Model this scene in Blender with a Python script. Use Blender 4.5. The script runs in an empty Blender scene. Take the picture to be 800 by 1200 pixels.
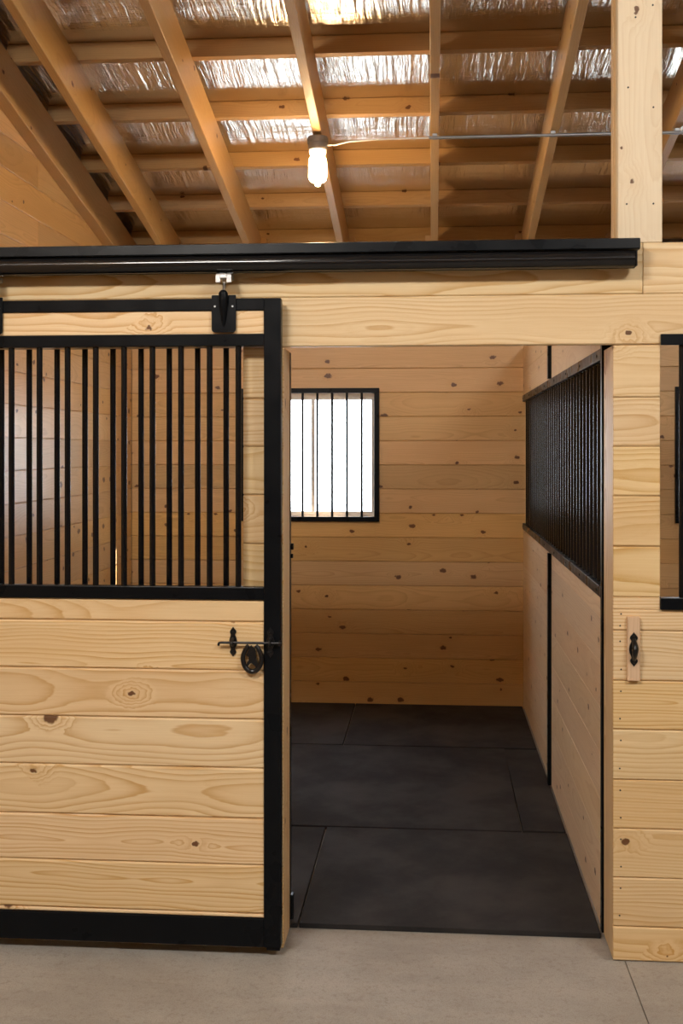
import bpy, bmesh, math, random
from math import sin, cos, pi, radians, atan, sqrt
from mathutils import Vector, Matrix
random.seed(7)
COL = bpy.context.scene.collection
R = random.random

# ------------------------------------------------------------------ materials
def new_mat(name):
    m = bpy.data.materials.new(name); m.use_nodes = True
    nt = m.node_tree; nt.nodes.clear()
    out = nt.nodes.new('ShaderNodeOutputMaterial')
    b = nt.nodes.new('ShaderNodeBsdfPrincipled')
    nt.links.new(b.outputs[0], out.inputs[0])
    return m, nt, b

class NT:
    """short helpers for writing node trees"""
    def __init__(s, nt): s.nt = nt
    def link(s, a, b): s.nt.links.new(a, b)
    def put(s, sock, v):
        if hasattr(v, 'is_linked') or isinstance(v, bpy.types.NodeSocket): s.link(v, sock)
        else: sock.default_value = v
    def m(s, op, a, b=0.0, c=0.0):
        n = s.nt.nodes.new('ShaderNodeMath'); n.operation = op
        s.put(n.inputs[0], a); s.put(n.inputs[1], b); s.put(n.inputs[2], c)
        return n.outputs[0]
    def vec(s, x, y, z=0.0):
        n = s.nt.nodes.new('ShaderNodeCombineXYZ')
        s.put(n.inputs[0], x); s.put(n.inputs[1], y); s.put(n.inputs[2], z)
        return n.outputs[0]
    def noise(s, v, scale=1.0, detail=2.0, rough=0.5):
        n = s.nt.nodes.new('ShaderNodeTexNoise')
        s.link(v, n.inputs['Vector']); n.inputs['Scale'].default_value = scale
        n.inputs['Detail'].default_value = detail; n.inputs['Roughness'].default_value = rough
        return n.outputs['Fac']
    def white(s, w):
        n = s.nt.nodes.new('ShaderNodeTexWhiteNoise'); n.noise_dimensions = '1D'
        s.put(n.inputs['W'], w); return n.outputs['Value']
    def rng(s, v, a, b, c=0.0, d=1.0, smooth=True):
        n = s.nt.nodes.new('ShaderNodeMapRange')
        n.interpolation_type = 'SMOOTHSTEP' if smooth else 'LINEAR'
        s.put(n.inputs[0], v)
        for k, q in enumerate((a, b, c, d)): s.put(n.inputs[k+1], q)
        return n.outputs[0]
    def mix(s, f, a, b, mode='MIX'):
        n = s.nt.nodes.new('ShaderNodeMix'); n.data_type = 'RGBA'; n.blend_type = mode
        s.put(n.inputs[0], f); s.put(n.inputs[6], a); s.put(n.inputs[7], b)
        return n.outputs[2]
    def coord(s):
        return s.nt.nodes.new('ShaderNodeTexCoord').outputs['Object']
    def attr(s, name, which):
        n = s.nt.nodes.new('ShaderNodeAttribute'); n.attribute_name = name
        return n.outputs[which]
    def sep(s, v):
        n = s.nt.nodes.new('ShaderNodeSeparateXYZ'); s.link(v, n.inputs[0]); return n.outputs
    def bump(s, h, strength, dist):
        n = s.nt.nodes.new('ShaderNodeBump')
        n.inputs['Strength'].default_value = strength; n.inputs['Distance'].default_value = dist
        s.link(h, n.inputs['Height']); return n.outputs[0]

def c4(r, g, b): return (r, g, b, 1.0)
def wood(name, light, dark, knots=.45, ring=.75, freq=85, rough=.46, var=.12, knot_size=1.0, wide=0.02, spec=.3):
    """pine: the grain follows each board's own length (attribute 'grain'), each board has its own seed"""
    m, nt, b = new_mat(name); q = NT(nt)
    u, v, w = q.sep(q.attr('grain', 'Vector'))[:3]
    sd = q.attr('seed', 'Fac')
    r1 = q.white(q.m('ADD', sd, .11)); r2 = q.white(q.m('ADD', sd, 3.7)); r3 = q.white(q.m('ADD', sd, 8.3)); r4 = q.white(q.m('ADD', sd, 13.9))
    s37 = q.m('MULTIPLY', sd, 37.0)
    # knots
    kv = nt.nodes.new('ShaderNodeTexVoronoi'); kv.voronoi_dimensions = '2D'; kv.feature = 'F1'; kv.inputs['Scale'].default_value = 1.0
    wobk = q.m('MULTIPLY', q.m('SUBTRACT', q.noise(q.vec(u, v, sd), 55, 1), .5), .10)
    q.link(q.vec(q.m('ADD', q.m('MULTIPLY', u, 3.4), s37), q.m('ADD', q.m('MULTIPLY', v, 5.2), q.m('MULTIPLY', sd, 91.0))), kv.inputs['Vector'])
    D = q.m('ADD', kv.outputs['Distance'], wobk)
    kc = q.sep(kv.outputs['Color'])
    gate = q.m('LESS_THAN', kc[0], knots)
    ksz = q.m('MULTIPLY', q.m('ADD', q.m('MULTIPLY', kc[1], .055), .028), knot_size)
    kmask = q.m('MULTIPLY', q.rng(D, q.m('MULTIPLY', ksz, .6), ksz, 1.0, 0.0), gate)
    halo = q.m('MULTIPLY', q.rng(D, 0.0, .34, 1.0, 0.0), gate)
    # growth rings cut by the board's face
    wob = q.m('MULTIPLY', q.m('SUBTRACT', q.noise(q.vec(q.m('MULTIPLY', u, 1.1), q.m('MULTIPLY', v, 4.0), s37), 1.0, 2), .5), .10)
    vv = q.m('ADD', q.m('SUBTRACT', v, q.m('ADD', q.m('MULTIPLY', r1, .16), .0)), wob)
    d0 = q.m('ADD', q.m('MULTIPLY', q.m('SUBTRACT', r2, .5), .10), q.m('MULTIPLY', u, q.m('MULTIPLY', q.m('SUBTRACT', r3, .5), wide*2)))
    d0 = q.m('ADD', d0, q.m('MULTIPLY', q.m('SUBTRACT', q.noise(q.vec(q.m('MULTIPLY', u, 1.7), 0.0, s37), 1.0, 1), .5), .09))
    d = q.m('ADD', w, q.m('ADD', d0, q.m('MULTIPLY', halo, .045)))
    dist = q.m('SQRT', q.m('ADD', q.m('MULTIPLY', vv, vv), q.m('MULTIPLY', d, d)))
    fine = q.m('MULTIPLY', q.noise(q.vec(q.m('MULTIPLY', u, 6), q.m('MULTIPLY', v, 60), s37), 1.0, 2), .35)
    ph = q.m('ADD', q.m('MULTIPLY', dist, freq), fine)
    fr = q.m('FRACT', ph)
    line = q.m('MULTIPLY', q.m('POWER', fr, 2.6), q.rng(fr, .90, 1.0, 1.0, 0.0))
    idn = q.white(q.m('FLOOR', ph))
    line = q.m('MULTIPLY', line, q.m('ADD', q.m('MULTIPLY', idn, .75), .45))
    fib = q.noise(q.vec(q.m('MULTIPLY', u, 5), q.m('MULTIPLY', v, 260), q.m('MULTIPLY', w, 260)), 1.0, 2)
    base = q.mix(q.m('MULTIPLY', line, ring), c4(*light), c4(*dark))
    base = q.mix(q.m('MULTIPLY', q.rng(fib, .35, .75), .16), base, c4(*dark))
    lo = q.noise(q.vec(q.m('MULTIPLY', u, 1.3), q.m('MULTIPLY', v, 7), s37), 1.0, 2)
    base = q.mix(q.m('MULTIPLY', q.rng(lo, .4, .72), .35), base, c4(*[a*.45+c*.55 for a, c in zip(light, dark)]))
    base = q.mix(q.m('MULTIPLY', halo, .12), base, c4(dark[0], dark[1]*.85, dark[2]*.6))
    base = q.mix(q.m('MULTIPLY', kmask, .93), base, c4(.12, .040, .012))
    hs = nt.nodes.new('ShaderNodeHueSaturation')
    q.put(hs.inputs['Hue'], q.m('ADD', q.m('MULTIPLY', r3, .006), .498))
    q.put(hs.inputs['Saturation'], q.m('ADD', q.m('MULTIPLY', r4, .16), .92))
    q.put(hs.inputs['Value'], q.m('ADD', q.m('MULTIPLY', r2, var*2), 1-var))
    q.link(base, hs.inputs['Color'])
    q.link(hs.outputs[0], b.inputs['Base Color'])
    b.inputs['Roughness'].default_value = rough
    b.inputs['Specular IOR Level'].default_value = spec
    q.link(q.bump(q.m('ADD', fib, line), .12, .002), b.inputs['Normal'])
    return m

M = {}
M['front'] = wood('honey pine boards', (.82, .62, .36), (.60, .345, .125), knots=.24, freq=82, ring=1.25, var=.05)
M['door'] = wood('door pine boards', (.86, .66, .40), (.62, .36, .135), knots=.24, freq=76, ring=1.3, var=.04, knot_size=1.25)
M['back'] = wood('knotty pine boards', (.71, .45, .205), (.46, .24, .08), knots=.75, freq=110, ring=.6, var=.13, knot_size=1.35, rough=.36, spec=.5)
M['pale'] = wood('pale pine boards', (.86, .68, .48), (.60, .40, .23), knots=.6, freq=80, ring=.5, var=.06)
M['post'] = wood('pale post pine', (.80, .66, .46), (.62, .42, .22), knots=.95, freq=70, ring=.4, var=.05)
M['beam'] = wood('rafter pine', (.60, .375, .165), (.42, .23, .09), knots=.4, freq=90, ring=.45, var=.10)
M['batten'] = wood('pinkish batten pine', (.76, .53, .35), (.50, .30, .18), knots=.2, freq=90, ring=.5, var=.03)

def black_metal():
    m, nt, b = new_mat('black powder coated steel'); q = NT(nt)
    n = q.noise(q.coord(), 9, 3)
    q.link(q.mix(n, c4(.003, .004, .0055), c4(.006, .007, .009)), b.inputs['Base Color'])
    q.link(q.rng(n, .3, .7, .26, .38), b.inputs['Roughness'])
    b.inputs['Specular IOR Level'].default_value = .14
    q.link(q.bump(q.noise(q.coord(), 900, 1), .04, .0005), b.inputs['Normal'])
    return m
M['black'] = black_metal()
def bar_metal():
    m, nt, b = new_mat('black satin bar steel'); q = NT(nt)
    n = q.noise(q.coord(), 12, 3)
    q.link(q.mix(n, c4(.0025, .003, .0045), c4(.005, .006, .008)), b.inputs['Base Color'])
    b.inputs['Roughness'].default_value = .2; b.inputs['Specular IOR Level'].default_value = .45
    return m
M['bar'] = bar_metal()
def gloss_black():
    m, nt, b = new_mat('glossy black track steel'); q = NT(nt)
    n = q.noise(q.coord(), 14, 3)
    q.link(q.mix(n, c4(.006, .006, .007), c4(.014, .013, .013)), b.inputs['Base Color'])
    b.inputs['Roughness'].default_value = .11
    return m
M['track'] = gloss_black()
def simple(name, col, rough=.5, metal=0.0, scale=30, amt=.15, bump=0.0):
    m, nt, b = new_mat(name); q = NT(nt)
    n = q.noise(q.coord(), scale, 4)
    q.link(q.mix(n, c4(*[x*(1-amt) for x in col]), c4(*[min(1, x*(1+amt)) for x in col])), b.inputs['Base Color'])
    b.inputs['Roughness'].default_value = rough; b.inputs['Metallic'].default_value = metal
    if bump: q.link(q.bump(n, bump, .002), b.inputs['Normal'])
    return m
M['zinc'] = simple('galvanised steel', (.55, .56, .57), .35, 1.0, 60, .2)
M['conduit'] = simple('grey conduit steel', (.33, .34, .35), .45, .7, 60, .1)
M['wire'] = simple('white cable sheath', (.75, .72, .66), .5)
M['iron'] = simple('black cast iron', (.006, .006, .007), .3, 0, 200, .4, .25)
M['vinyl'] = simple('white vinyl', (.72, .70, .68), .4, 0, 20, .03)
M['holder'] = simple('grey brown lamp holder plastic', (.16, .13, .105), .55, 0, 60, .2)
M['clad'] = simple('grey outer cladding', (.42, .42, .42), .6)
M['screw'] = simple('dark screw heads', (.05, .045, .04), .4, .6)
M['gravel'] = simple('pale gravel', (.72, .70, .67), .9, 0, 40, .15, .3)

def concrete():
    m, nt, b = new_mat('brushed concrete'); q = NT(nt)
    co = q.coord()
    a = q.noise(co, 2.2, 5, .6); f = q.noise(co, 55, 4, .65); g = q.noise(co, 260, 2)
    x, y, z = q.sep(co)[:3]
    st = q.noise(q.vec(q.m('MULTIPLY', x, 1.2), q.m('MULTIPLY', y, 7)), 1.6, 4, .6)
    base = q.mix(q.rng(a, .35, .68), c4(.35, .325, .29), c4(.44, .415, .375))
    base = q.mix(q.m('MULTIPLY', q.rng(st, .42, .68), .3), base, c4(.50, .46, .41))
    base = q.mix(q.m('MULTIPLY', q.rng(f, .48, .75), .5), base, c4(.25, .21, .17))
    base = q.mix(q.m('MULTIPLY', q.rng(g, .45, .7), .4), base, c4(.20, .17, .14))
    q.link(base, b.inputs['Base Color']); b.inputs['Roughness'].default_value = .75
    q.link(q.bump(q.m('ADD', f, q.m('MULTIPLY', g, .5)), .25, .002), b.inputs['Normal'])
    return m
M['concrete'] = concrete()
def rubber():
    m, nt, b = new_mat('black rubber matting'); q = NT(nt)
    co = q.coord(); a = q.noise(co, 2.1, 5, .62); g = q.noise(co, 240, 2); f = q.noise(co, 30, 3)
    base = q.mix(q.rng(a, .38, .66), c4(.022, .0205, .0215), c4(.040, .036, .0345))
    base = q.mix(q.m('MULTIPLY', q.rng(f, .55, .8), .3), base, c4(.04, .033, .028))
    base = q.mix(q.m('MULTIPLY', q.rng(g, .6, .8), .4), base, c4(.075, .066, .06))
    q.link(base, b.inputs['Base Color'])
    q.link(q.rng(a, .3, .7, .85, .72), b.inputs['Roughness']); b.inputs['Specular IOR Level'].default_value = .22
    q.link(q.bump(g, .35, .002), b.inputs['Normal'])
    return m
M['rubber'] = rubber()
def foil():
    m, nt, b = new_mat('crinkled silver foil insulation'); q = NT(nt)
    x, y, z = q.sep(q.coord())[:3]
    wx = q.m('ADD', x, q.m('MULTIPLY', q.noise(q.vec(x, y), 3.0, 2), .05))
    up = q.noise(q.vec(q.m('MULTIPLY', wx, 42), q.m('MULTIPLY', y, 2.6)), 1.0, 3, .6)
    cr = q.noise(q.vec(q.m('MULTIPLY', x, 2.5), q.m('MULTIPLY', y, 16)), 1.0, 3, .6)
    sm = q.noise(q.vec(x, y), 60, 3, .6)
    hgt = q.m('ADD', q.m('ADD', up, q.m('MULTIPLY', cr, .5)), q.m('MULTIPLY', sm, .16))
    b.inputs['Base Color'].default_value = c4(.76, .73, .68)
    b.inputs['Metallic'].default_value = 1.0
    b.inputs['Roughness'].default_value = .25
    q.link(q.bump(hgt, 1.0, .008), b.inputs['Normal'])
    return m
M['foil'] = foil()
def glass():
    m = bpy.data.materials.new('window glass'); m.use_nodes = True; nt = m.node_tree; nt.nodes.clear()
    o = nt.nodes.new('ShaderNodeOutputMaterial'); t = nt.nodes.new('ShaderNodeBsdfTransparent'); g = nt.nodes.new('ShaderNodeBsdfGlossy')
    t.inputs[0].default_value = (.93, .96, .97, 1); g.inputs['Roughness'].default_value = .02
    x = nt.nodes.new('ShaderNodeMixShader')
    x.inputs[0].default_value = .05; nt.links.new(t.outputs[0], x.inputs[1]); nt.links.new(g.outputs[0], x.inputs[2])
    nt.links.new(x.outputs[0], o.inputs[0]); return m
M['glass'] = glass()
def glow(name, col, s):
    m, nt, b = new_mat(name)
    b.inputs['Base Color'].default_value = c4(.9, .9, .88)
    b.inputs['Emission Color'].default_value = c4(*col); b.inputs['Emission Strength'].default_value = s
    return m
M['lamp'] = glow('glowing lamp glass', (1.0, .66, .33), 190)
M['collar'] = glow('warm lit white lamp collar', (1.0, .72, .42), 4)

# ------------------------------------------------------------------ mesh building
class MB:
    def __init__(s):
        s.bm = bmesh.new()
        s.g = s.bm.verts.layers.float_vector.new('grain'); s.s = s.bm.verts.layers.float.new('seed')
    def verts(s, pts, gr=None, seed=0.0):
        out = []
        for i, p in enumerate(pts):
            v = s.bm.verts.new(p); v[s.g] = gr[i] if gr else p; v[s.s] = seed; out.append(v)
        return out
    def board(s, O, U, V, W, L, wd, th, ch=.004, both=False, seed=None, e=0.0015, gap=0.0):
        """a board from corner O: length L along U, width wd along V, thickness th along W (face at th), long edges chamfered"""
        O, U, V, W = Vector(O), Vector(U).normalized(), Vector(V).normalized(), Vector(W).normalized()
        sd = R() if seed is None else seed
        if gap:      # the tongue seen at the bottom of the joint
            s.board(O+V*(wd-gap-.003), U, V, W, L, gap+.0035, max(th-.010, th*.4), 0, False, sd, e)
            wd -= gap
        c = min(ch, wd*.3, th*.45)
        bc = c if both else 0.0
        prof = [(0, th-c), (c, th), (wd-c, th), (wd, th-c)]
        prof += [(wd, bc), (wd-bc, 0), (bc, 0), (0, bc)] if both else [(wd, 0), (0, 0)]
        # remove zero-length steps
        pr = []
        for p in prof:
            if not pr or (abs(p[0]-pr[-1][0])+abs(p[1]-pr[-1][1])) > 1e-6: pr.append(p)
        off = sd*9.0
        ends = []
        for u, sh in ((0, 1), (e, 0), (L-e, 0), (L, 1)):
            pts, gr = [], []
            cv, cw = wd/2, th/2
            for (a, w_) in pr:
                if sh: a = cv+(a-cv)*(1-2*e/wd); w_ = cw+(w_-cw)*(1-2*e/th)
                pts.append(O+U*u+V*a+W*w_); gr.append((u+off, a, w_))
            ends.append(s.verts(pts, gr, sd))
        n = len(pr)
        for k in range(3):
            A, B = ends[k], ends[k+1]
            for i in range(n):
                j = (i+1) % n
                s.bm.faces.new((A[i], A[j], B[j], B[i]))
        s.bm.faces.new(ends[0][::-1]); s.bm.faces.new(ends[3])
    def box(s, x0, x1, y0, y1, z0, z1, bev=0.0):
        pts = [(x, y, z) for x in (x0, x1) for y in (y0, y1) for z in (z0, z1)]
        v = s.verts(pts)
        fs = [s.bm.faces.new([v[i] for i in q]) for q in ((0,1,3,2),(4,6,7,5),(0,4,5,1),(2,3,7,6),(0,2,6,4),(1,5,7,3))]
        if bev:
            es = list({e for f in fs for e in f.edges})
            bmesh.ops.bevel(s.bm, geom=es, offset=bev, segments=2, affect='EDGES', profile=.5)
    def ring(s, c, ax1, ax2, r, n):
        return s.verts([c+ax1*(cos(2*pi*i/n)*r)+ax2*(sin(2*pi*i/n)*r) for i in range(n)])
    def tube(s, path, r, n=12, cap=True, closed=False):
        path = [Vector(p) for p in path]
        rs = r if isinstance(r, (list, tuple)) else [r]*len(path)
        rings = []; prev = None
        N = len(path)
        for i, p in enumerate(path):
            if closed: t = (path[(i+1) % N]-path[i-1])
            else: t = (path[min(i+1, N-1)]-path[max(i-1, 0)])
            t.normalize()
            if prev is None:
                a = Vector((0, 0, 1)) if abs(t.z) < .9 else Vector((1, 0, 0))
                a = (a-t*a.dot(t)).normalized()
            else: a = (prev-t*prev.dot(t)).normalized()
            prev = a
            rings.append(s.ring(p, a, t.cross(a), rs[i], n))
        for k in range(N if closed else N-1):
            A, B = rings[k], rings[(k+1) % N]
            for i in range(n):
                j = (i+1) % n; s.bm.faces.new((A[i], A[j], B[j], B[i]))
        if cap and not closed:
            s.bm.faces.new(rings[0][::-1]); s.bm.faces.new(rings[-1])
    def lathe(s, c, prof, n=24):
        """prof: (radius, z offset) from top to bottom round a vertical axis"""
        c = Vector(c); X, Y = Vector((1,0,0)), Vector((0,1,0))
        rings = [s.ring(c+Vector((0,0,z)), X, Y, max(r, 1e-4), n) for r, z in prof]
        for A, B in zip(rings, rings[1:]):
            for i in range(n):
                j = (i+1) % n; s.bm.faces.new((A[i], A[j], B[j], B[i]))
        s.bm.faces.new(rings[0]); s.bm.faces.new(rings[-1][::-1])
    def prism(s, pts, off, bev=0.0):
        """planar outline pts (3D) extruded by vector off"""
        off = Vector(off)
        a = s.verts(pts); b2 = s.verts([Vector(p)+off for p in pts])
        n = len(a); fs = [s.bm.faces.new(a[::-1]), s.bm.faces.new(b2)]
        for i in range(n):
            j = (i+1) % n; fs.append(s.bm.faces.new((a[i], a[j], b2[j], b2[i])))
        if bev:
            bmesh.ops.bevel(s.bm, geom=list(set(fs[1].edges)), offset=bev, segments=2, affect='EDGES', profile=.5)
    def build(s, name, mat, parent=None, smooth=False, origin=None):
        """one mesh object; its origin sits at its base (or, for a part, at its thing's origin)"""
        bmesh.ops.recalc_face_normals(s.bm, faces=s.bm.faces)
        if parent is not None:
            p = parent
            while p.parent is not None: p = p.parent
            o0 = Vector(p.location)
        elif origin is not None: o0 = Vector(origin)
        else:
            lo = [min(v.co[k] for v in s.bm.verts) for k in range(3)]; hi = [max(v.co[k] for v in s.bm.verts) for k in range(3)]
            o0 = Vector(((lo[0]+hi[0])/2, (lo[1]+hi[1])/2, lo[2]))
        bmesh.ops.translate(s.bm, verts=s.bm.verts, vec=-o0)
        me = bpy.data.meshes.new(name); s.bm.to_mesh(me); s.bm.free()
        if smooth:
            for p_ in me.polygons: p_.use_smooth = True
            try: me.set_sharp_from_angle(angle=radians(38))
            except Exception: pass
        me.materials.append(M[mat] if isinstance(mat, str) else mat)
        o = bpy.data.objects.new(name, me); COL.objects.link(o)
        if parent is not None: o.parent = parent
        else: o.location = o0
        return o
def tag(o, label=None, cat=None, group=None, kind=None):
    if label: o['label'] = label
    if cat: o['category'] = cat
    if group: o['group'] = group
    if kind: o['kind'] = kind
    return o
def thing(name, loc, label, cat, group=None, kind=None):
    o = bpy.data.objects.new(name, None); COL.objects.link(o); o.location = loc
    o.empty_display_size = .05
    return tag(o, label, cat, group, kind)
def structure(o, label, cat): return tag(o, label, cat, kind='structure')

# ------------------------------------------------------------------ measures (metres; X along the stall front, Y into the stall, Z up)
H = 1.757                       # eye height
SL = .207                       # fall of the roof towards the back wall
YF, YB = 3.96, 7.84             # stall front and back wall
XL, XP = -2.112, .617            # left wall and the partition's stall side
RIDGE = -.2
def roofz(y, k):                # height of a plane parallel to the roof
    yy = y if y >= RIDGE else 2*RIDGE-y
    return H+k-SL*yy
K_RB, K_PB, K_F = 2.79, 3.02, 3.1165    # rafter underside, purlin underside, foil
X, Y, Z = Vector((1,0,0)), Vector((0,1,0)), Vector((0,0,1))
XR = 6.8                        # right end of the barn
BP = .1669                      # board cover width

# ------------------------------------------------------------------ floor
b = MB()
def slab(mb, x0, x1, y0, y1): mb.box(x0, x1, y0, y1, -.12, 0.0, .002)
slab(b, -2.2, .6565, -4.6, 3.97); slab(b, .6595, XR, -4.6, 3.97)
b.box(.6565, .6595, -4.6, 3.97, -.12, -.008)
b.box(-2.2, XR, 3.97, 8.0, -.12, -.016)
structure(b.build('floor', 'concrete'), 'beige brushed concrete aisle floor with one saw-cut joint', 'floor')
b = MB(); b.box(-14, 18, 8.02, 40, -.4, -.15)
structure(b.build('ground', 'gravel'), 'pale ground outside beyond the stall window', 'ground')

# rubber mats, each laid on the base inside the stall
def mat_(x0, x1, y0, y1, label, rot=0):
    b = MB(); b.box(x0, x1, y0, y1, -.0155, .0035, .0022)
    o = b.build('rubber_mat', 'rubber'); tag(o, label, 'mat', 'rubber mats covering the stall floor')
    if rot: o.rotation_euler.z = rot
mat_(-.492, .608, 4.178, 5.255, 'large black rubber mat in the doorway, its front edge at the concrete', radians(-.15))
mat_(-2.06, -.5, 4.178, 5.25, 'dark rubber mat inside the doorway on the left, mostly hidden by the sliding door')
mat_(-1.42, .4125, 5.272, 6.72, 'wide dark rubber mat across the middle of the stall floor', radians(-.3))
mat_(.4145, .608, 5.275, 6.70, 'narrow strip of rubber mat along the foot of the partition boards')
mat_(-2.06, -1.43, 5.31, 6.73, 'dark rubber mat against the left stall wall behind the barred door')
mat_(-2.06, -.536, 6.74, 7.83, 'back left rubber mat lying below the barred window')
mat_(-.529, .608, 6.735, 7.83, 'back right rubber mat in the corner of back wall and partition')

# ------------------------------------------------------------------ windows in the back wall
WZ0, WZ1 = 1.292, 2.152
WINS = [(-1.30, -.398), (1.66, 2.562)]
def rows(z0, ztop, first=.151, pitch=BP):
    zs = [z0]; z = first
    while z < ztop-.02:
        zs.append(z); z += pitch
    zs.append(ztop); return list(zip(zs, zs[1:]))
# back wall
b = MB()
segs0 = [(-2.11, 0.63), (0.63, 3.6), (3.6, XR)]
for (z0, z1) in rows(-.016, 3.13):
    for (a0, a1) in segs0:
        wins = [w for w in WINS if w[0] > a0 and w[1] < a1]
        sd = R()
        def bd(x0, x1, q0, q1):
            if x1-x0 > .01 and q1-q0 > .004:
                b.board((x0, YB+.025, q0), X, Z, -Y, x1-x0, q1-q0, .025, .0032, seed=sd, gap=.0022)
        if wins and z1 > WZ0 and z0 < WZ1:
            w0, w1 = wins[0]
            bd(a0, w0, z0, z1); bd(w1, a1, z0, z1)
            if z0 < WZ0: bd(w0, w1, z0, WZ0)
            if z1 > WZ1: bd(w0, w1, WZ1, z1)
        else: bd(a0, a1, z0, z1)
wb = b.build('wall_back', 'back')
structure(wb, 'back wall of knotty pine boards with barred windows', 'wall')
b = MB()      # outer skin with the window holes
xs = [-2.2, WINS[0][0], WINS[0][1], WINS[1][0], WINS[1][1], XR]
for i in range(5):
    if i in (1, 3):
        b.box(xs[i], xs[i+1], YB+.025, YB+.14, -.3, WZ0-.02); b.box(xs[i], xs[i+1], YB+.025, YB+.14, WZ1+.02, 3.228)
    else: b.box(xs[i], xs[i+1], YB+.025, YB+.14, -.3, 3.228)
b.build('outer_cladding', 'clad', wb)

def window(n, x0, x1, lab):
    w = thing('window_%d' % n, ((x0+x1)/2, YB+.1, WZ0), lab, 'window', kind='structure')
    b = MB()      # lining of the opening
    for (p, q) in (((x0, x1), (WZ1, WZ1+.012)), ((x0, x1), (WZ0-.012, WZ0))):
        b.box(p[0], p[1], YB+.003, YB+.15, q[0], q[1])
    b.box(x0-.012, x0, YB+.003, YB+.15, WZ0-.012, WZ1+.012); b.box(x1, x1+.012, YB+.003, YB+.15, WZ0-.012, WZ1+.012)
    b.build('window_lining', 'batten', w)
    b = MB(); y0, y1 = YB+.075, YB+.125
    b.box(x0, x1, y0, y1, WZ1-.046, WZ1, .003); b.box(x0, x1, y0, y1, WZ0, WZ0+.034, .003)
    b.box(x0, x0+.03, y0, y1, WZ0+.034, WZ1-.046, .003); b.box(x1-.03, x1, y0, y1, WZ0+.034, WZ1-.046, .003)
    b.build('window_frame', 'vinyl', w)
    b = MB(); xm = (x0+x1)/2+.012; b.box(xm-.013, xm+.013, y0+.008, y1-.005, WZ0+.034, WZ1-.046, .002)
    b.build('mullion', 'vinyl', w)
    b = MB(); b.box(x0+.03, x1-.03, y0+.024, y0+.028, WZ0+.034, WZ1-.046)
    b.build('window_pane', 'glass', w)
window(1, *WINS[0], 'bright square window in the back wall behind the black bars')
window(2, *WINS[1], 'window of the neighbouring stall at the right picture edge')

def guard(x0, x1, lab):
    z0, z1 = 1.26, 2.183; y0, y1 = YB-.024, YB
    g = thing('window_guard', ((x0+x1)/2, YB, z0), lab, 'window guard', 'black barred guards over the stall windows')
    b = MB(); t = .034
    b.box(x0, x1, y0, y1, z1-t, z1, .002); b.box(x0, x1, y0, y1, z0, z0+t, .002)
    b.box(x0, x0+t, y0, y1, z0+t, z1-t, .002); b.box(x1-t, x1, y0, y1, z0+t, z1-t, .002)
    b.build('guard_frame', 'black', g)
    base = None; n = 8
    for k in range(n):
        xx = x0+.122-.0005+k*.1027
        if base is None:
            b = MB(); b.tube([(xx, YB-.012, z0+t-.004), (xx, YB-.012, z1-t+.004)], .0086, 10)
            base = b.build('guard_bar', 'black', g, smooth=True); bx = xx
        else:
            c = base.copy(); COL.objects.link(c); c.parent = g; c.location.x = xx-bx
guard(-1.33, -.369, 'square black window guard with thin upright bars seen through the open doorway')
guard(1.632, 2.593, 'black window guard in the next stall, its edge showing at the far right')

# ------------------------------------------------------------------ left wall (gable end of the barn) and a plain right wall
b = MB()
i = 0
for (z0, z1) in rows(0.0, 4.78):
    if z1 > roofz(YB, K_PB):
        ye = (H+K_PB-z1)/SL
    else: ye = YB
    ys = 2*RIDGE-ye if ye < YB else -4.6
    ys = max(ys, -4.6)
    if ye <= ys+.05: break
    cuts = [ys]
    js = [-1.9, 1.7+.4*(i % 2), 5.945] if i % 2 == 1 or z0 < 2.4 else [-.9, 2.9]
    if z0 < 2.4: js = [-1.6+1.1*(i % 3), 3.9]
    for j in js:
        if ys+.3 < j < ye-.25: cuts.append(j)
    cuts.append(ye)
    for c0, c1 in zip(cuts, cuts[1:]):
        b.board((XL-.025, c0+.0006, z0), Y, Z, X, c1-c0-.0012, z1-z0, .025, .0032, gap=.0022)
    i += 1
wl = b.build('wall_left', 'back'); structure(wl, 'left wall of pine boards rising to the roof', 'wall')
b = MB()
out = [(XL-.027, -4.6, -.3), (XL-.027, YB+.16, -.3), (XL-.027, YB+.16, roofz(YB+.16, K_F)), (XL-.027, RIDGE, roofz(RIDGE, K_F)), (XL-.027, -4.6, roofz(-4.6, K_F))]
b.prism(out, (-.08, 0, 0)); b.build('outer_cladding', 'clad', wl)
b = MB()
for (z0, z1) in rows(0.0, 2.45): b.board((3.6, 4.03, z0), Y, Z, -X, YB-4.03-.004, z1-z0, .025, .0032)
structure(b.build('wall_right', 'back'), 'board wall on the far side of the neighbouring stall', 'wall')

# ------------------------------------------------------------------ roof: foil, purlins, rafters
b = MB()
pts = [(-2.25, 8.35), (-2.25, RIDGE), (-2.25, -4.9)]
def rp(y, k): return Vector((-2.25, y, roofz(y, k)))
prof = [rp(8.35, K_F), rp(RIDGE, K_F), rp(-4.9, K_F), rp(-4.9, K_F+.03), rp(RIDGE, K_F+.03), rp(8.35, K_F+.03)]
from mathutils import noise as mn
def crease(x, y):      # crinkles of the foil run down the slope, with slacker folds across it
    wx = x+.03*mn.noise(Vector((x*2.0, y*1.3, 5.0)))
    a = mn.noise(Vector((wx*34, y*3.2, 0)))+.6*mn.noise(Vector((wx*75, y*6.5, 3.0)))
    amp = .55+.45*mn.noise(Vector((x*2.5, y*2.5, 9.0)))
    c = mn.noise(Vector((x*3.0, y*22, 1.0)))
    near = min(abs(y-p) for p in (5.45, 6.04, 6.62, 7.185, 7.76, 4.865, 4.28))
    return (.0046*a*amp+.0034*c)*min(1, max(0, (near-.034)/.04))
GX = [-2.25+.0085*i for i in range(int(4.6/.0085))]; GY = [8.35-.045*j for j in range(int(4.1/.045))]
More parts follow.
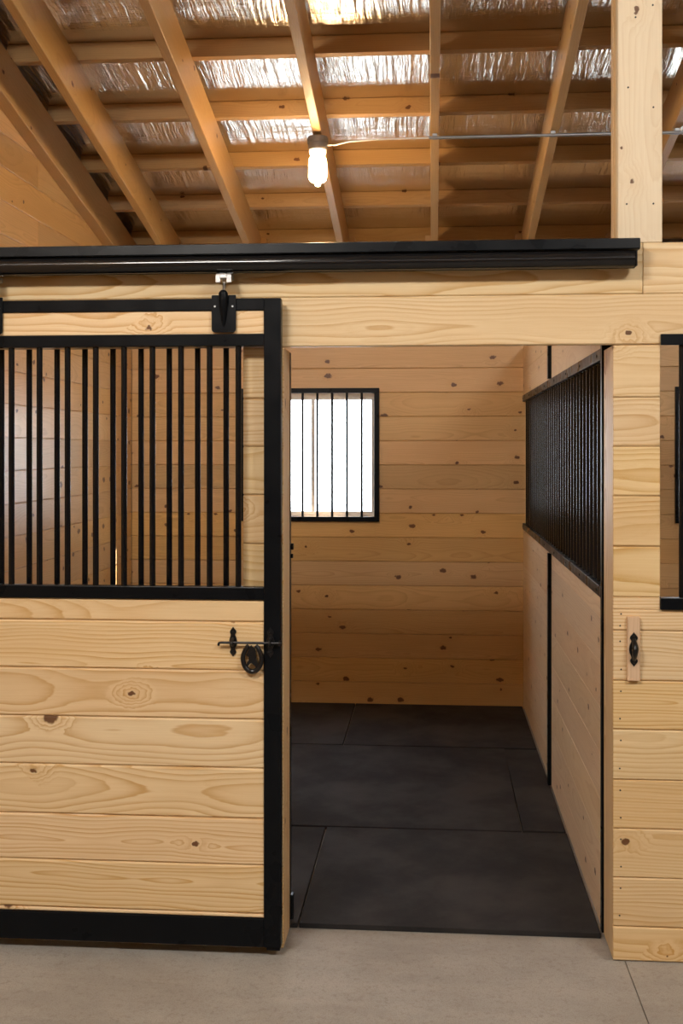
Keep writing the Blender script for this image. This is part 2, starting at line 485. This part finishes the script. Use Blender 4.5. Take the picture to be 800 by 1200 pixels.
gv = [Vector((x, y, roofz(y, K_F)+crease(x, y))) for y in GY for x in GX]
bv = [b.bm.verts.new(v) for v in gv]; nx = len(GX)
for j in range(len(GY)-1):
    for i in range(nx-1):
        k = j*nx+i; b.bm.faces.new((bv[k], bv[k+1], bv[k+nx+1], bv[k+nx]))
tv = [b.bm.verts.new(v+Vector((0, 0, .008))) for v in gv]; ny = len(GY)
for j in range(ny-1):
    for i in range(nx-1):
        k = j*nx+i; b.bm.faces.new((tv[k+nx], tv[k+nx+1], tv[k+1], tv[k]))
rim = [i for i in range(nx)]+[j*nx+nx-1 for j in range(1, ny)]+[(ny-1)*nx+i for i in range(nx-2, -1, -1)]+[j*nx for j in range(ny-2, 0, -1)]
for p_, q_ in zip(rim, rim[1:]+rim[:1]): b.bm.faces.new((bv[q_], bv[p_], tv[p_], tv[q_]))
prof = [(x, y, z+.012) for x, y, z in prof]
b.prism(prof, (XR+2.25, 0, 0))
structure(b.build('ceiling', 'foil', smooth=True), 'silver crinkled foil insulation under the sloping roof', 'ceiling')

nrm = Vector((0, SL, 1)).normalized(); dwn = Vector((0, 1, -SL)).normalized()
def purlin(y, label, front=True):
    """a length of timber on edge on top of the rafters, parallel to the stall front"""
    b = MB(); p = Vector((-2.085, y, roofz(y, K_PB)))
    b.board(p, X, nrm, -dwn if front else dwn, XR+2.085, .0937, .038, .002, True)
    return tag(b.build('purlin', 'beam'), label, 'purlin', 'purlins across the rafters')
PY = [5.450, 6.04, 6.62, 7.185, 7.76]
PL = ['roof purlin nearest the viewer of the five seen, crossing high above the bulb',
      'second roof purlin from the top of the picture, between the top one and the bulb',
      'third roof purlin from the top of the picture, just behind the glowing bulb',
      'fourth roof purlin from the top, a little below the bulb',
      'lowest roof purlin along the top of the back wall, just above the black track']
for y, l in zip(PY, PL): purlin(y, l)
for y in (4.865,): purlin(y, 'roof purlin grazing the very top left edge of the picture')
for y in (4.28, 3.69, 3.1, 2.5): purlin(y, 'roof purlin above the aisle outside the picture')

RXS = [(-2.08, 'rafter lying against the left board wall'),
       (-1.768, 'leftmost free rafter, close beside the one on the left wall'),
       (-1.205, 'broad lit rafter between the left wall and the glowing bulb'),
       (-.608, 'rafter that carries the glowing bulb'),
       (-.013, 'rafter running straight away from the viewer, right of the bulb'),
       (.587, 'rafter slanting up to the timber post from its left'),
       (1.187, 'rafter at the right picture edge beyond the timber post'),
       (1.787, None), (2.387, None), (2.987, None), (3.587, None), (4.187, None), (4.787, None), (5.387, None), (5.987, None)]
for k, (x0, lab) in enumerate(RXS):
    x0_, w = x0, .045
    ye = 7.812
    if k == 0: x0_ = XL+.0005; w = .07
    p = Vector((x0_, RIDGE+.02, roofz(RIDGE+.02, K_RB)))
    L = (ye-RIDGE-.02)/dwn.y
    hgt = (K_PB-K_RB)*nrm.z-.0005
    r = thing('rafter', (x0_+w/2, ye, roofz(ye, K_RB)), lab or 'rafter over the neighbouring stalls outside the picture', 'rafter', 'rafters under the foil roof')
    b = MB(); b.board(p, dwn, nrm, X, L, hgt, w, .003, True, e=.0008); b.build('rafter_beam', 'beam', r)
    if k in (2, 3, 4, 5, 6):
        b = MB(); s = 1 if k < 4 else -1
        xx = x0_+w+.0005 if k < 4 else x0_-.0385
        b.board((xx, 7.60, roofz(7.60, K_PB)-.215), Z, Y, X, .20, .11, .038, .002, True)
        b.build('end_block', 'beam', r)

# ------------------------------------------------------------------ stall front
TH = .025
HB, HM, HT = 2.119, 2.292, 2.467       # header board heights
def plank(name, mat, O, U, V, W, L, wd, th, label, cat, group=None, ch=.004):
    b = MB(); b.board(O, U, V, W, L, wd, th, ch, True)
    return tag(b.build(name, mat), label, cat, group)
plank('header_board', 'front', (-2.085, YF+.038, HM), X, Z, -Y, 2.085+.7165, HT-HM, .038, 'long upper header board behind the black door track', 'board', 'header boards over the doorway')
plank('header_board', 'front', (.7185, YF+.038, HM), X, Z, -Y, XR-.73, HT-HM, .038, 'short upper header board right of the end of the black track', 'board', 'header boards over the doorway')
plank('header_board', 'front', (-2.085, YF+.038, HB), X, Z, -Y, XR+2.085, HM-HB-.001, .038, 'wide lower header board directly over the open doorway', 'board', 'header boards over the doorway')

# fixed front: boards either side of the doorway (upper columns and lower panels)
GZ0, GZ1 = 1.251, 2.114                # bar opening of the fixed fronts
b = MB()
low = [0.003, .121, .289, .457, .625, .797, .965, 1.137]
def lower(x0, x1):
    for z0, z1 in zip(low, low[1:]): b.board((x0, YF+TH, z0), X, Z, -Y, x1-x0, z1-z0, TH, .0045, gap=.002)
    b.board((x0, YF+TH, 1.137), X, Z, -Y, x1-x0, 1.209-1.137, TH, .0042, seed=.31)
colz = [1.251, 1.426, 1.599, 1.769, 1.938, 2.1175]
lower(XP, 3.6)
b.board((XP, YF+TH, 1.2095), X, Z, -Y, .775-XP, .041, TH, .002, seed=.31)
for z0, z1 in zip(colz, colz[1:]): b.board((XP, YF+TH, z0), X, Z, -Y, .775-XP, z1-z0, TH, .0045, gap=.002)
wf = structure(b.build('wall_front', 'front'), 'pale pine board front to the right of the doorway', 'wall')
for z0, z1 in zip(low[1:], low[2:]+[1.209]):
    for f_ in (.22, .78):
        b = MB(); xn, zn = XP+.021+.006*R(), z0+(z1-z0)*f_
        b.tube([(xn, YF+.002, zn), (xn, YF-.0006, zn)], .0030, 8); b.build('nail_head', 'screw', wf)
b = MB()
lower(-2.085, -.523)
b.board((-.666, YF+TH, 1.2095), X, Z, -Y, -.523+.666, .041, TH, .002, seed=.31)
for z0, z1 in zip(colz, colz[1:]): b.board((-.666, YF+TH, z0), X, Z, -Y, -.523+.666, z1-z0, TH, .0045, gap=.002)
structure(b.build('wall_front', 'front'), 'board front left of the doorway, seen behind the bars of the sliding door', 'wall')
# upper board column over the next stall far right
# door jambs
b = MB(); b.board((XP+.0, YF+TH+.001, 0.002), Z, Y, -X, 2.115, .194, -.06, .003)
b.bm.free()
plank('door_jamb', 'front', (XP+.075, YF+TH+.001, .002), Z, Y, -X, 2.115, .193, .0745, 'right doorway jamb post between the partition and the board front', 'post')
plank('door_jamb', 'front', (-.600, YF+TH+.001, .002), Z, Y, X, 2.115, .153, .0765, 'left doorway jamb post just behind the edge of the sliding door', 'post')

def grille(x0, x1, first, step, n, lab, yb):
    """fixed barred panel set in the stall front"""
    y0, y1 = (YF-.012, YF+.026) if x0 > 0 else (YF+.0395, YF+.066)
    g = thing('front_grille', ((x0+x1)/2, YF, 1.21), lab, 'grille', 'barred grilles in the stall front')
    b = MB(); b.box(x0, x1, y0, y1, 1.2105, 1.2505, .002); b.build('grille_rail', 'black', g)
    b = MB()
    if x0 > 0: b.box(x0, x1, YF-.014, YF-.0006, 2.1145, 2.152, .002)
    else: b.box(x0, x1, YF+.0395, YF+.066, 2.1205, 2.159, .002)
    b.build('grille_rail', 'black', g)
    base = None
    ztop = 2.118 if x0 > 0 else 2.124
    for k in range(n):
        xx = first+k*step
        if base is None:
            b = MB(); b.tube([(xx, yb, 1.247), (xx, yb, ztop)], .0105, 12)
            base = b.build('grille_bar', 'bar', g, smooth=True)
        else:
            c = base.copy(); COL.objects.link(c); c.parent = g; c.location.x = xx-first
grille(.7755, 2.3, .851, .1022, 14, 'black barred grille of the next stall cut by the right picture edge', YF+.013)
grille(-2.086, -.61, -.7365, -.1031, 13, 'fixed barred grille behind the sliding door', YF+.053)

# ------------------------------------------------------------------ timber post standing on the header
t = thing('timber_post', (.707, 4.03, HT), 'tall pale timber post standing on the header board right of the black track', 'post')
zt = roofz(4.11, K_PB)-.01
for k in range(3):
    b = MB(); d = .05
    b.board((.6325+(.0015 if k == 1 else 0), YF+(k+1)*d, HT+.001), Z, X, -Y, zt-HT, .1505, d-.001, .003, True, seed=(.43, .71, .17)[k])
    b.build('post_ply', 'post' if k == 0 else 'front', t)
b = MB()
for (dx, z) in ((.03, 2.60), (.12, 2.60), (.035, 3.0), (.12, 2.93), (.06, 3.24), (.118, 3.28)):
    b = MB(); b.tube([(.6325+dx, YF+.002, z), (.6325+dx, YF-.0012, z)], .0032, 8); b.build('nail_head', 'screw', t)

# ------------------------------------------------------------------ stall partition on the right
t = thing('stall_partition', (.64, 6.0, 0), 'stall partition of pale boards with a long black barred grille in its middle', 'partition')
PY0, PY1, PM = 4.218, 7.836, 6.0
b = MB()
pz = [.004, .135, .302, .469, .636, .803, .970, 1.137, 1.2145]
for (y0, y1) in ((PY0, PM-.004), (PM+.044, PY1)):
    for z0, z1 in zip(pz, pz[1:]): b.board((XP+.038, y0, z0), Y, Z, -X, y1-y0, z1-z0, .038, .0006, False, gap=.0007)
b.build('lower_panel', 'pale', t)
b = MB()
for (y0, y1) in ((PY0, PM-.004), (PM+.044, PY1)):
    for z0, z1 in ((2.1285, 2.295), (2.295, 2.46)): b.board((XP+.038, y0, z0), Y, Z, -X, y1-y0, z1-z0, .038, .0015, True)
b.build('upper_panel', 'pale', t)
def channel(y0, y1, z0, z1, xo=-.006, xi=.044):
    b = MB(); b.box(XP+xo, XP+xi, y0, y1, z0, z1, .0015); return b
c = channel(4.1805, 4.2165, .004, 2.46); c.build('end_channel', 'black', t)
c = channel(PM-.0035, PM+.0435, .004, 1.2145, -.018, .054)
c.box(XP-.018, XP+.054, PM-.0035, PM+.0435, 2.129, 2.46, .0015); c.build('middle_channel', 'black', t)
for z0, z1 in ((1.215, 1.255), (2.086, 2.128)):
    b = channel(PY0, PY1, z0, z1); ch = b.build('grille_channel', 'black', t)
    zz = (z0+z1)/2
    for k in range(8):
        yy = PY0+.09+k*.5
        if yy < PY1: b = MB(); b.tube([(XP-.005, yy, zz), (XP-.009, yy, zz)], .0055, 8); b.build('channel_screw', 'screw', ch)
base = None; k = 0; yy = PY0+.075
while yy < PY1-.04:
    if base is None:
        b = MB(); b.tube([(XP+.019, yy, 1.252), (XP+.019, yy, 2.089)], .0115, 14)
        base = b.build('grille_bar', 'bar', t, smooth=True); y00 = yy
    else:
        c = base.copy(); COL.objects.link(c); c.parent = t; c.location.y = yy-y00
    yy += .1045
# black channel and catch on the left jamb
t = thing('jamb_channel', (-.545, 4.16, 0), 'slim black steel channel running up the back of the left jamb with a small catch', 'channel')
b = MB(); b.box(-.573, -.5225, 4.1405, 4.176, .004, 2.115, .0015); b.build('channel_strip', 'black', t)
b = MB(); b.tube([(-.522, 4.158, 1.40), (-.512, 4.158, 1.40)], .012, 12); b.tube([(-.522, 4.158, 1.365), (-.514, 4.158, 1.365)], .008, 12)
b.build('catch', 'black', t)
b = MB(); b.tube([(-.522, 4.158, .10), (-.512, 4.158, .10)], .012, 12); b.box(-.524, -.512, 4.142, 4.174, .03, .12, .002)
b.build('catch', 'black', t)

# ------------------------------------------------------------------ door track
t = thing('door_track', (-.7, 3.9, 2.37), 'long black steel sliding door track fixed along the header', 'track')
TX0, TX1 = -2.05, .681
b = MB()
pr = [(3.9595, 2.436), (3.9595, 2.470), (3.885, 2.470), (3.872, 2.466), (3.870, 2.434), (3.876, 2.4305), (3.9, 2.436)]
b.prism([(TX0, y, z) for y, z in pr], (TX1+.012-TX0, 0, 0), .0008); b.build('track_flange', 'black', t)
b = MB()
cy, cz, ro, ri = 3.903, 2.4015, .0335, .029
n = 30; a0, a1 = radians(-90+14), radians(270-14)
outp = [(TX0, cy+cos(a0+(a1-a0)*k/n)*ro*1.0, cz+sin(a0+(a1-a0)*k/n)*ro*.93) for k in range(n+1)]
inp = [(TX0, cy+cos(a0+(a1-a0)*k/n)*ri, cz+sin(a0+(a1-a0)*k/n)*ri*.93) for k in range(n+1)]
b.prism(outp+inp[::-1], (TX1-.004-TX0, 0, 0)); b.build('track_rail', 'track', t, smooth=True)
b = MB(); b.box(TX1+.012, TX1+.017, 3.93, 3.958, 2.437, 2.456, .001); b.tube([(TX1+.012, 3.945, 2.445), (TX1+.022, 3.945, 2.445)], .005, 10)
b.build('end_bolt', 'screw', t)
b = MB(); b.box(TX1-.001, TX1+.003, cy-.03, cy+.03, cz-.027, cz+.027, .001); b.build('end_cap', 'black', t)

# ------------------------------------------------------------------ sliding door
DY0, DY1 = 3.888, 3.930
DX1 = -.5229; DX0 = -1.749; DZ0, DZ1 = .036, 2.281
t = thing('sliding_stall_door', ((DX0+DX1)/2, 3.91, DZ0), 'black framed sliding stall door with pine boards below and upright bars above, slid open to the left', 'door')
b = MB(); sw = .0594
b.box(DX1-sw, DX1, DY0, DY1, DZ0, DZ1, .0025); b.box(DX0, DX0+sw, DY0, DY1, DZ0, DZ1, .0025)
b.box(DX0+sw, DX1-sw, DY0+.0005, DY1-.0005, DZ0, .135, .0025)
b.box(DX0+sw, DX1-sw, DY0+.0005, DY1-.0005, 1.237, 1.281, .0025)
b.box(DX0+sw, DX1-sw, DY0+.0005, DY1-.0005, 2.117, 2.158, .0025)
b.box(DX0+sw, DX1-sw, DY0+.0005, DY1-.0005, 2.240, DZ1, .0025)
b.build('door_frame', 'black', t)
b = MB()
dz = [.135, .150, .3175, .479, .653, .822, .992, 1.160, 1.237]
for k, (z0, z1) in enumerate(zip(dz, dz[1:])):
    b.board((DX0+sw, DY0+.036, z0), X, Z, -Y, DX1-DX0-2*sw, z1-z0, .030, .0055, seed=.05+.117*k, gap=.0018)
b.build('board_panel', 'door', t)
b = MB(); b.board((DX0+sw, DY0+.036, 2.158), X, Z, -Y, DX1-DX0-2*sw, .082, .028, .002, seed=.913)
b.build('top_board', 'door', t)
base = None
for k in range(10):
    xx = -.674-.1013*k
    if base is None:
        b = MB(); b.tube([(xx, 3.908, 1.279), (xx, 3.908, 2.119)], .0105, 14)
        base = b.build('door_bar', 'bar', t, smooth=True); bx = xx
    else:
        c = base.copy(); COL.objects.link(c); c.parent = t; c.location.x = xx-bx
# hangers
def hanger(xc):
    b = MB()
    w, z0, z1, r = .0425, 2.163, 2.292, .012
    pts = []
    for (cx, cz, s) in ((w-r, z0+r, 270), (w-.003, z1-.003, 0), (-w+.003, z1-.003, 90), (-w+r, z0+r, 180)):
        rr = r if cz < 2.2 else .003
        for k in range(6):
            a = radians(s+90*k/5); pts.append((xc+cx+cos(a)*rr, DY0-.0008, cz+sin(a)*rr))
    b.prism(pts, (0, -.005, 0), .001)
    h = b.build('hanger_bracket', 'black', t)
    b = MB()    # tapered pocket on the plate holding the bolt
    path = [(xc, DY0-.010, 2.303), (xc, DY0-.013, 2.297), (xc, DY0-.014, 2.275), (xc, DY0-.012, 2.24), (xc, DY0-.008, 2.205), (xc, DY0-.004, 2.183)]
    b.tube(path, [.012, .0165, .0165, .0125, .008, .003], 16)
    b.build('bolt_pocket', 'black', h, smooth=True)
    b = MB(); b.tube([(xc, DY0-.011, 2.298), (xc, 3.893, 2.325), (xc, 3.903, 2.345), (xc, 3.903, 2.384)], [.0052, .0052, .006, .007], 12)
    b.build('hanger_bolt', 'zinc', h, smooth=True)
    b = MB(); b.box(xc-.028, xc+.028, 3.875, 3.930, 2.348, 2.366, .004); b.box(xc-.028, xc-.010, 3.873, 3.878, 2.334, 2.362, .002); b.box(xc+.010, xc+.028, 3.873, 3.878, 2.334, 2.362, .002)
    b.lathe((xc, 3.903, 2.341), [(.010, .010), (.0115, .004), (.010, -.004), (.006, -.006)], 6)
    b.build('trolley_plate', 'zinc', h)
    for sx in (-.031, .031):
        b = MB(); b.tube([(xc+sx, DY0-.005, 2.253), (xc+sx, DY0-.0075, 2.253)], .0035, 10); b.build('bracket_screw', 'zinc', h, smooth=True)
hanger(-.7211); hanger(-1.5506)
# bottom guide block under the stile
b = MB(); b.box(DX1-.05, DX1-.004, DY0+.006, DY1-.004, DZ0-.012, DZ0, .001); b.build('guide_foot', 'black', t)

def spindle(cx, y, cz, hh, ww, face=-1):
    """outline of a forged plate with pointed ends, in the XZ plane"""
    p = [(0, 1), (.16, .93), (.36, .86), (.62, .78), (.78, .68), (.74, .60), (.46, .52), (.42, .46), (.62, .36), (.86, .2), (.95, 0)]
    q = p+[(a, -c) for a, c in p[-2::-1]]
    q = q+[(-a, c) for a, c in q[-2:0:-1]]
    return [(cx+a*ww/2, y, cz+c*hh/2) for a, c in q]
# latch on the door: bolt, two keeper plates, horseshoe hanging from the bolt
LZ = 1.0915; yb = DY0-.017
b = MB(); b.tube([(-.7355, yb, LZ-.011), (-.7375, yb, LZ-.006), (-.735, yb, LZ-.0015), (-.7285, yb, LZ), (-.62, yb, LZ), (-.517, yb, LZ)], [.004, .0042, .0045, .0045, .0045, .0045], 12)
b.tube([(-.523, yb, LZ+.0085), (-.523, yb, LZ-.0095)], .006, 10)
bolt = b.build('latch_bolt', 'iron', t, smooth=True)
for xc, hh, ybk in ((-.6897, .104, DY0+.0056), (-.5588, .104, DY0-.0005)):
    b = MB(); b.prism(spindle(xc, ybk, LZ+.0, hh, .029), (0, -.005, 0), .0015)
    kp = b.build('keeper_plate', 'iron', t)
    b = MB(); arc = [(xc, ybk-.004+(-.001), LZ+.017)]
    dpt = ybk-(yb-.0085)
    for k in range(9):
        a = pi*k/8; arc.append((xc, ybk-.004-sin(a)*(dpt-.004), LZ+cos(a)*.012))
    arc.append((xc, ybk-.005, LZ-.017)); b.tube(arc, .0048, 10); b.build('keeper_loop', 'iron', kp, smooth=True)
    for s in (-1, 1):
        b = MB(); b.lathe((xc, ybk-.0065, LZ+s*.034), [(.001, .0042), (.004, .001), (.004, -.001), (.001, -.0042)], 10); b.build('rivet', 'iron', kp, smooth=True)
xc = -.6205; cz = LZ-.052
b = MB(); path = []
for k in range(25):
    a = radians(90+26+(360-52)*k/24); path.append((xc+cos(a)*.0325*(1.0 if sin(a) < 0 else 1-.18*sin(a)), yb+.004, cz+sin(a)*.0475))
b.tube(path, [.0075+.0015*sin(pi*k/24) for k in range(25)], 12)
shoe = b.build('horseshoe', 'iron', bolt, smooth=True); 
b = MB(); 
hp = [(-.010, .040), (-.003, .048), (.002, .041), (.009, .036), (.013, .024), (.012, .010), (.015, -.004), (.021, -.022), (.024, -.034), (.014, -.036), (.006, -.022), (-.002, -.014), (-.008, -.022), (-.014, -.033), (-.020, -.034), (-.021, -.027), (-.015, -.018), (-.011, -.008), (-.008, .002), (-.009, .008), (-.017, .006), (-.020, .012), (-.013, .022)]
b.prism([(xc+a, yb+.008, cz+c*.92) for a, c in hp], (0, -.010, 0), .0025)
b.build('horse_head', 'iron', shoe)

# ------------------------------------------------------------------ pull handle on its batten (right front)
t = thing('pull_handle', (.683, YF, .97), 'black pointed pull handle screwed to a pinkish wooden batten right of the doorway', 'handle')
b = MB(); b.board((.6625, YF-.0002, .968), Z, X, -Y, .218, .042, .020, .0025, True, seed=.66); b.build('batten', 'batten', t)
yh = YF-.0205
b = MB()
b.prism(spindle(.683, yh, 1.076, .118, .034), (0, -.004, 0), .0012); hpz = b.build('handle_plate', 'iron', t)
b = MB(); path = []; rr = []
for k in range(13):
    s = k/12; path.append((.683, yh-.004-sin(pi*s)*.026, 1.076+.037-s*.074)); rr.append(.0055+.0045*sin(pi*s))
b.tube(path, rr, 12); b.build('grip', 'iron', t, smooth=True)
for s in (-1, 1):
    b = MB(); b.lathe((.683, yh-.0045, 1.076+s*.045), [(.001, .004), (.0036, .001), (.0036, -.001), (.001, -.004)], 10); b.build('handle_screw', 'screw', t, smooth=True)

# ------------------------------------------------------------------ lamp, cable and conduit
LX, LY = -.585, 5.76
lz = roofz(LY, K_RB)
t = thing('ceiling_light', (LX, LY, lz), 'glowing white bulb in a grey holder under the rafter', 'light')
b = MB(); b.lathe((LX, LY, lz-.002), [(.050, -.002), (.054, -.010), (.054, -.032), (.050, -.036), (.050, -.060), (.044, -.068)], 28)
b.tube([(LX+.034, LY-.052, lz-.02), (LX+.034, LY-.058, lz-.02)], .005, 8)
b.build('lamp_holder', 'holder', t, smooth=True)
b = MB(); b.lathe((LX, LY, lz), [(.043, -.066), (.044, -.082), (.038, -.094), (.028, -.100)], 28); b.build('lamp_collar', 'collar', t, smooth=True)
b = MB()
b.lathe((LX, LY, lz), [(.026, -.0985), (.036, -.104), (.043, -.116), (.046, -.14), (.046, -.18), (.046, -.208), (.042, -.222), (.032, -.232), (.014, -.236), (.013, -.248), (.009, -.253)], 28)
b.build('bulb', 'lamp', t, smooth=True)
b = MB()
zc = roofz(LY, K_RB)-.02
cond = [(-.02, LY, zc), (XR-.2, LY, zc)]
t = thing('cable_conduit', (1.2, LY, zc), 'thin grey conduit running right under the rafters from the lamp cable', 'conduit')
b.tube(cond, .0085, 12); b.build('conduit_pipe', 'conduit', t, smooth=True)
b = MB()
for xx in (.01, .6, 1.21, 1.81): b = MB(); b.box(xx-.012, xx+.012, LY-.012, LY+.012, zc+.006, zc+.0195, .001); b.tube([(xx-.012, LY, zc), (xx+.012, LY, zc)], .0105, 12); b.build('conduit_clip', 'conduit', t)
b = MB(); b.tube([(LX+.05, LY, lz-.045), (LX+.085, LY, lz-.046), (LX+.16, LY, lz-.03), (LX+.3, LY, lz-.022), (LX+.45, LY, lz-.02), (-.02, LY, zc)], .0042, 8)
b.build('cable', 'wire', t, smooth=True)

# ------------------------------------------------------------------ unseen far side and end of the aisle, closed to keep daylight out
b = MB()
for (z0, z1) in rows(0.0, 3.98): b.board((XL+.003, -4.5, z0), X, Z, Y, XR-XL-.003, z1-z0, .025, .003)
structure(b.build('wall_rear', 'front'), 'unseen board wall on the far side of the aisle, raised to the roof to keep out sky light', 'wall')  # carried up to the roof to block sky light behind the viewer

b = MB()
for (z0, z1) in rows(0.0, 4.78):
    ye = min(YB-.03, (H+K_PB-z1)/SL); ys = max(2*RIDGE-ye, -4.46)
    if ye > ys+.1: b.board((XR, ys, z0), Y, Z, -X, ye-ys, z1-z0, .025, .003)
w = b.build('wall_end_added', 'front'); structure(w, 'unseen board wall added to shut daylight out of the aisle end', 'wall')  # added out of view so daylight enters only through the windows
b = MB(); b.prism([(XR+.002, y, z) for _, y, z in out], (.08, 0, 0)); b.build('outer_cladding', 'clad', w)

# ------------------------------------------------------------------ light
def area(name, loc, target, sx, sy, power, col):
    L = bpy.data.lights.new(name, 'AREA'); L.shape = 'RECTANGLE'; L.size = sx; L.size_y = sy; L.energy = power; L.color = col
    o = bpy.data.objects.new(name, L); COL.objects.link(o); o.location = loc
    o.rotation_euler = (Vector(target)-Vector(loc)).to_track_quat('-Z', 'Y').to_euler(); return o
area('aisle_lamp', (-1.7, .35, 4.1), (-.2, 4.2, .9), 1.3, .35, 150, (1, .95, .88))
area('aisle_lamp', (2.3, .35, 4.15), (.8, 4.2, .9), 1.3, .35, 115, (1, .95, .88))
S = bpy.data.lights.new('sun', 'SUN'); S.energy = 40.0; S.angle = radians(.6); S.color = (1, .95, .86)
so = bpy.data.objects.new('sun', S); COL.objects.link(so); so.location = (8, 14, 12)
so.rotation_euler = Vector((-.84, -.37, -.73)).to_track_quat('-Z', 'Y').to_euler()

W = bpy.data.worlds.new('World'); bpy.context.scene.world = W; W.use_nodes = True
nt = W.node_tree; nt.nodes.clear(); q = NT(nt)
o = nt.nodes.new('ShaderNodeOutputWorld'); bg = nt.nodes.new('ShaderNodeBackground')
tc = nt.nodes.new('ShaderNodeTexCoord').outputs['Generated']
z = q.sep(tc)[2]
q.link(q.mix(q.rng(z, -.05, .8), c4(.95, .97, 1.0), c4(.66, .80, 1.0)), bg.inputs[0])
bg.inputs[1].default_value = 16.0
nt.links.new(bg.outputs[0], o.inputs[0])

# ------------------------------------------------------------------ camera
cam = bpy.data.cameras.new('camera'); co = bpy.data.objects.new('camera', cam); COL.objects.link(co)
co.location = (0, 0, H)
co.rotation_euler = (radians(90), 0, atan(107/1330))
cam.sensor_fit = 'HORIZONTAL'; cam.sensor_width = 36.0; cam.lens = 36*1330/800
cam.shift_y = -73/800; cam.clip_start = .05; cam.clip_end = 200
bpy.context.scene.camera = co
vs = bpy.context.scene.view_settings
vs.view_transform = 'Standard'; vs.look = 'None'; vs.gamma = 1.0; vs.exposure = -0.36; vs.use_curve_mapping = False
